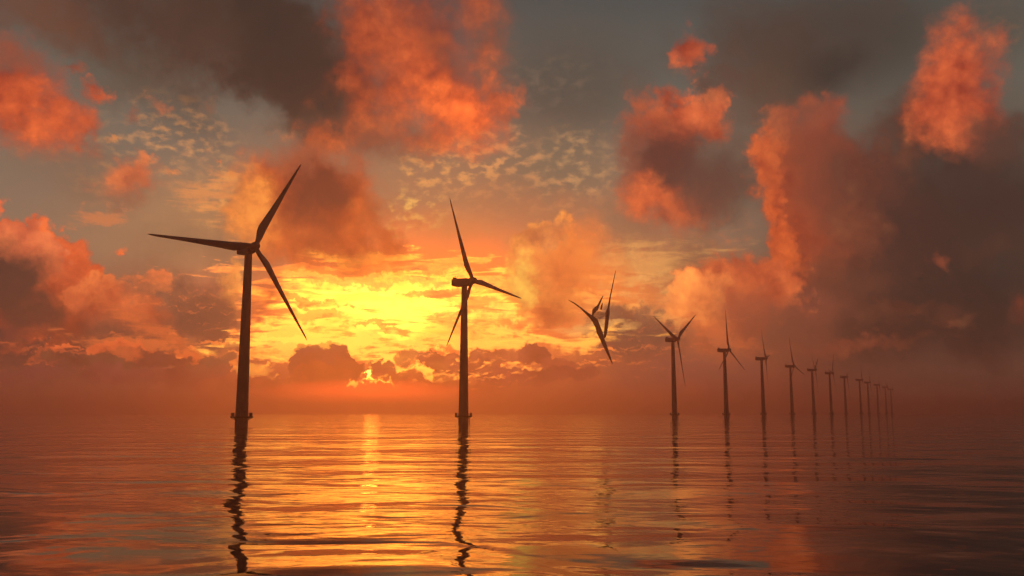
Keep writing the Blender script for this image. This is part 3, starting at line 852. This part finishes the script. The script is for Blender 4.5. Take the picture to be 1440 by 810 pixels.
# x, y, yaw, blade phase, label: the row as it runs out to sea
ROW = [
    (-108.0, 358.8, 44.0, 61.8, 'largest wind turbine, nearest in the row, one blade pointing level to the left'),
    (-24.5, 453.2, 56.4, 113.8, 'second largest wind turbine, dark against the yellow glow of the sunset'),
    (148.1, 817.6, 48.7, 35.7, 'wind turbine with blades in a wide V, just past the broken floating one'),
    (228.5, 956.6, 55.0, 92.0, 'wind turbine with one blade straight up, next after the one with V blades'),
    (310.7, 1108.7, 68, 7.8, 'brownish turbine seen nearly side on, third of the whole turbines past the broken one'),
    (402.2, 1288.0, 54.2, 104.2, 'hazy turbine with one long blade up, fourth of the whole ones past the broken one'),
    (471.9, 1402.7, 64.0, 27.4, 'hazy turbine with its upper blade leaning right, fifth past the broken one'),
    (540.0, 1517.3, 60.0, 54.0, 'hazy turbine with a blade hanging down right, sixth past the broken one'),
    (626.4, 1683.2, 73.0, 28.0, 'fading thin turbine, seventh whole one past the broken one'),
    (710.0, 1825.0, 62.0, 91.0, 'faint turbine in the haze, fifth from the far end of the row'),
    (792.0, 1990.0, 70.0, 96.0, 'faint turbine in the haze, fourth from the far end of the row'),
    (884.0, 2165.0, 66.0, 45.0, 'very faint turbine in the haze, third from the far end of the row'),
    (983.0, 2355.0, 62.0, 20.0, 'very faint turbine in the haze, second from the far end of the row'),
    (1086.0, 2565.0, 69.0, 33.0, 'faintest turbine almost lost in haze, last at the far end of the row'),
]


def build_row(M):
    first = make_turbine(M)
    trees = [first] + [copy_tree(first) for _ in ROW[1:]]
    ax = Matrix.Rotation(R(-TILT), 4, 'X')
    for root, (x, y, yaw, ph, label) in zip(trees, ROW):
        root.location = (x, y, 0)
        root.rotation_euler = (0, 0, R(yaw))
        tag(root, label, 'wind turbine', 'wind turbines in a row out to sea')
        blades = [c for c in kids(root) if c.name.startswith('blade')]
        for k, b in enumerate(blades):
            # phase counts anticlockwise from the right, seen from the front
            b.matrix_local = (Matrix.Translation((0, 0, HUB_Z)) @ ax @ Matrix.Translation((0, -OVERHANG, 0)) @ Matrix.Rotation(R(90 - ph - 120 * k), 4, 'Y'))


# ------------------------------------------------------------------ the broken one
def bent_blade(pts, widths, thick=.45):
    """A bent flattened blade along pts; widths in metres across the picture-facing side."""
    s = Shape()
    pts = [Vector(p) for p in pts]
    rings = []
    n = 14
    for i, p in enumerate(pts):
        t = (pts[min(i + 1, len(pts) - 1)] - pts[max(i - 1, 0)]).normalized()
        u = t.cross(Vector((0, 1, 0))).normalized()
        w = u.cross(t)
        rings.append([p + u * (math.cos(2 * math.pi * j / n) * widths[i] / 2) + w * (math.sin(2 * math.pi * j / n) * widths[i] / 2 * thick) for j in range(n)])
    return s.rings(rings)


def build_broken(M):
    root = bpy.data.objects.new('broken_turbine', None)
    C.objects.link(root)
    root.location = (62.0, 620.0, 40.0)
    tag(root, 'broken turbine without a tower, twisted blades hanging above the sea', 'broken turbine', 'wreck in the turbine row')
    K = .496

    def q(x, y, dy=0.0):
        return ((x - 845) * K, dy, 72 - 40 + (449.5 - y) * K)
    a = [q(799, 427, -6), q(807, 431, -5), q(816, 437, -3.5), q(825, 444.5, -2), q(832, 450, -1), q(837.5, 455, 0), q(841, 463, .6), q(844, 472, .8), q(847, 480, .5),
         q(851, 491, -.5), q(856, 505, -2.5), q(860, 516.5, -4)]
    bent_blade(a, [.3, .9, 1.0, 1.8, 2.8, 4.2, 3.6, 4.1, 3.2, 2.6, 1.6, .4]).build('bent_blade', M['torn'], root, 50)
    b = [q(850.5, 479, 1.5), q(852, 473, 1.8), q(853.5, 463, 2.4), q(855, 452, 3), q(856, 443, 3.4), q(857.4, 436, 3.8), q(860.5, 419, 5), q(865, 400, 6.5), q(869.6, 380.5, 8)]
    bent_blade(b, [1.2, 2.2, 2.5, 2.6, 3.1, 1.5, .9, .65, .3]).build('upright_blade', M['torn'], root, 50)
    c = [q(833, 450, -1), q(834, 446, -.6), q(836, 441, -.2), q(839.5, 437.5, .2), q(842, 434, .6), q(845.5, 427, 1.4), q(849.8, 418.5, 2.4)]
    bent_blade(c, [.9, 1.2, 3.0, 3.0, 1.7, 1.3, .4], .6).build('blade_stub', M['torn'], root, 50)
    e = [q(846.5, 438.5, 2), q(847.6, 433, 2.4), q(848.8, 428.5, 2.8)]
    bent_blade(e, [1.3, 1.1, .4]).build('splinter', M['torn'], root, 50)
    # the torn skin stretched between the pieces: a dished sheet with thickness
    top = [q(832.8, 450), q(836, 445.5), q(839.5, 441.5), q(845, 441), q(850, 442.5), q(855, 444.5)]
    bot = [q(833.2, 450.6), q(837, 451), q(841, 451.8), q(845, 452.2), q(849, 450.2), q(854.5, 446)]
    v, f = [], []
    for side in (-.06, .06):
        for j in range(5):
            t = j / 4
            for i in range(6):
                x = top[i][0] * (1 - t) + bot[i][0] * t
                z = top[i][2] * (1 - t) + bot[i][2] * t
                v.append((x, 1.0 + side + i * .45 - 1.6 * math.sin(math.pi * t) * math.sin(math.pi * i / 5), z))
    for s_ in (0, 30):
        for j in range(4):
            for i in range(5):
                k = s_ + j * 6 + i
                f.append((k, k + 1, k + 7, k + 6) if s_ == 0 else (k + 6, k + 7, k + 1, k))
    rim = [i for i in range(6)] + [5 + 6 * j for j in range(1, 5)] + [24 + i for i in range(4, -1, -1)] + [6 * j for j in range(3, 0, -1)]
    for i in range(len(rim)):
        m_, n_ = rim[i], rim[(i + 1) % len(rim)]
        f.append((n_, m_, m_ + 30, n_ + 30))
    link_mesh('torn_skin', v, f, M['film'], root, True, 40)


# ------------------------------------------------------------------ sea, haze, light
def build_sea(M):
    n, rad = 96, 14000.0
    v = [(0, 0, 0)] + [(rad * math.cos(2 * math.pi * j / n), rad * math.sin(2 * math.pi * j / n), 0) for j in range(n)]
    f = [(0, 1 + j, 1 + (j + 1) % n) for j in range(n)]
    tag(link_mesh('sea', v, f, M['sea'], smooth=False), kind='structure', label='calm rippled sea reflecting the sunset')


def build_haze(M):
    s, z0, z1 = 14300.0, -1.0, HAZE_TOP
    v = [(x, y, z) for z in (z0, z1) for x, y in ((-s, -s), (s, -s), (s, s), (-s, s))]
    f = [(3, 2, 1, 0), (4, 5, 6, 7), (0, 1, 5, 4), (1, 2, 6, 5), (2, 3, 7, 6), (3, 0, 4, 7)]
    tag(link_mesh('haze', v, f, M['haze'], smooth=False), kind='stuff')


def build_sun():
    l = bpy.data.lights.new('sun', 'SUN')
    l.energy = SUN_POWER
    l.color = (1, .20, .02)
    l.angle = R(1.0)
    o = bpy.data.objects.new('sun', l)
    C.objects.link(o)
    d = Vector((math.sin(R(SUN_AZ)), math.cos(R(SUN_AZ)), math.tan(R(SUN_EL))))
    o.rotation_euler = d.to_track_quat('Z', 'Y').to_euler()
    o.location = d * 300


HAZE_COLOR, HAZE_G, SUN_POWER = (.93, .66, .63), .87, .010
WAVES = (1.0, .52, .045)
NISHITA = .004

build_sky()
build_camera()
MATS = make_materials()
build_sea(MATS)
build_row(MATS)
build_broken(MATS)
build_haze(MATS)
build_sun()
cy = bpy.context.scene.cycles
cy.max_bounces = 6
cy.diffuse_bounces = 2
cy.glossy_bounces = 3
cy.volume_bounces = 2
cy.transparent_max_bounces = 16
cy.use_adaptive_sampling = True
cy.adaptive_threshold = .015
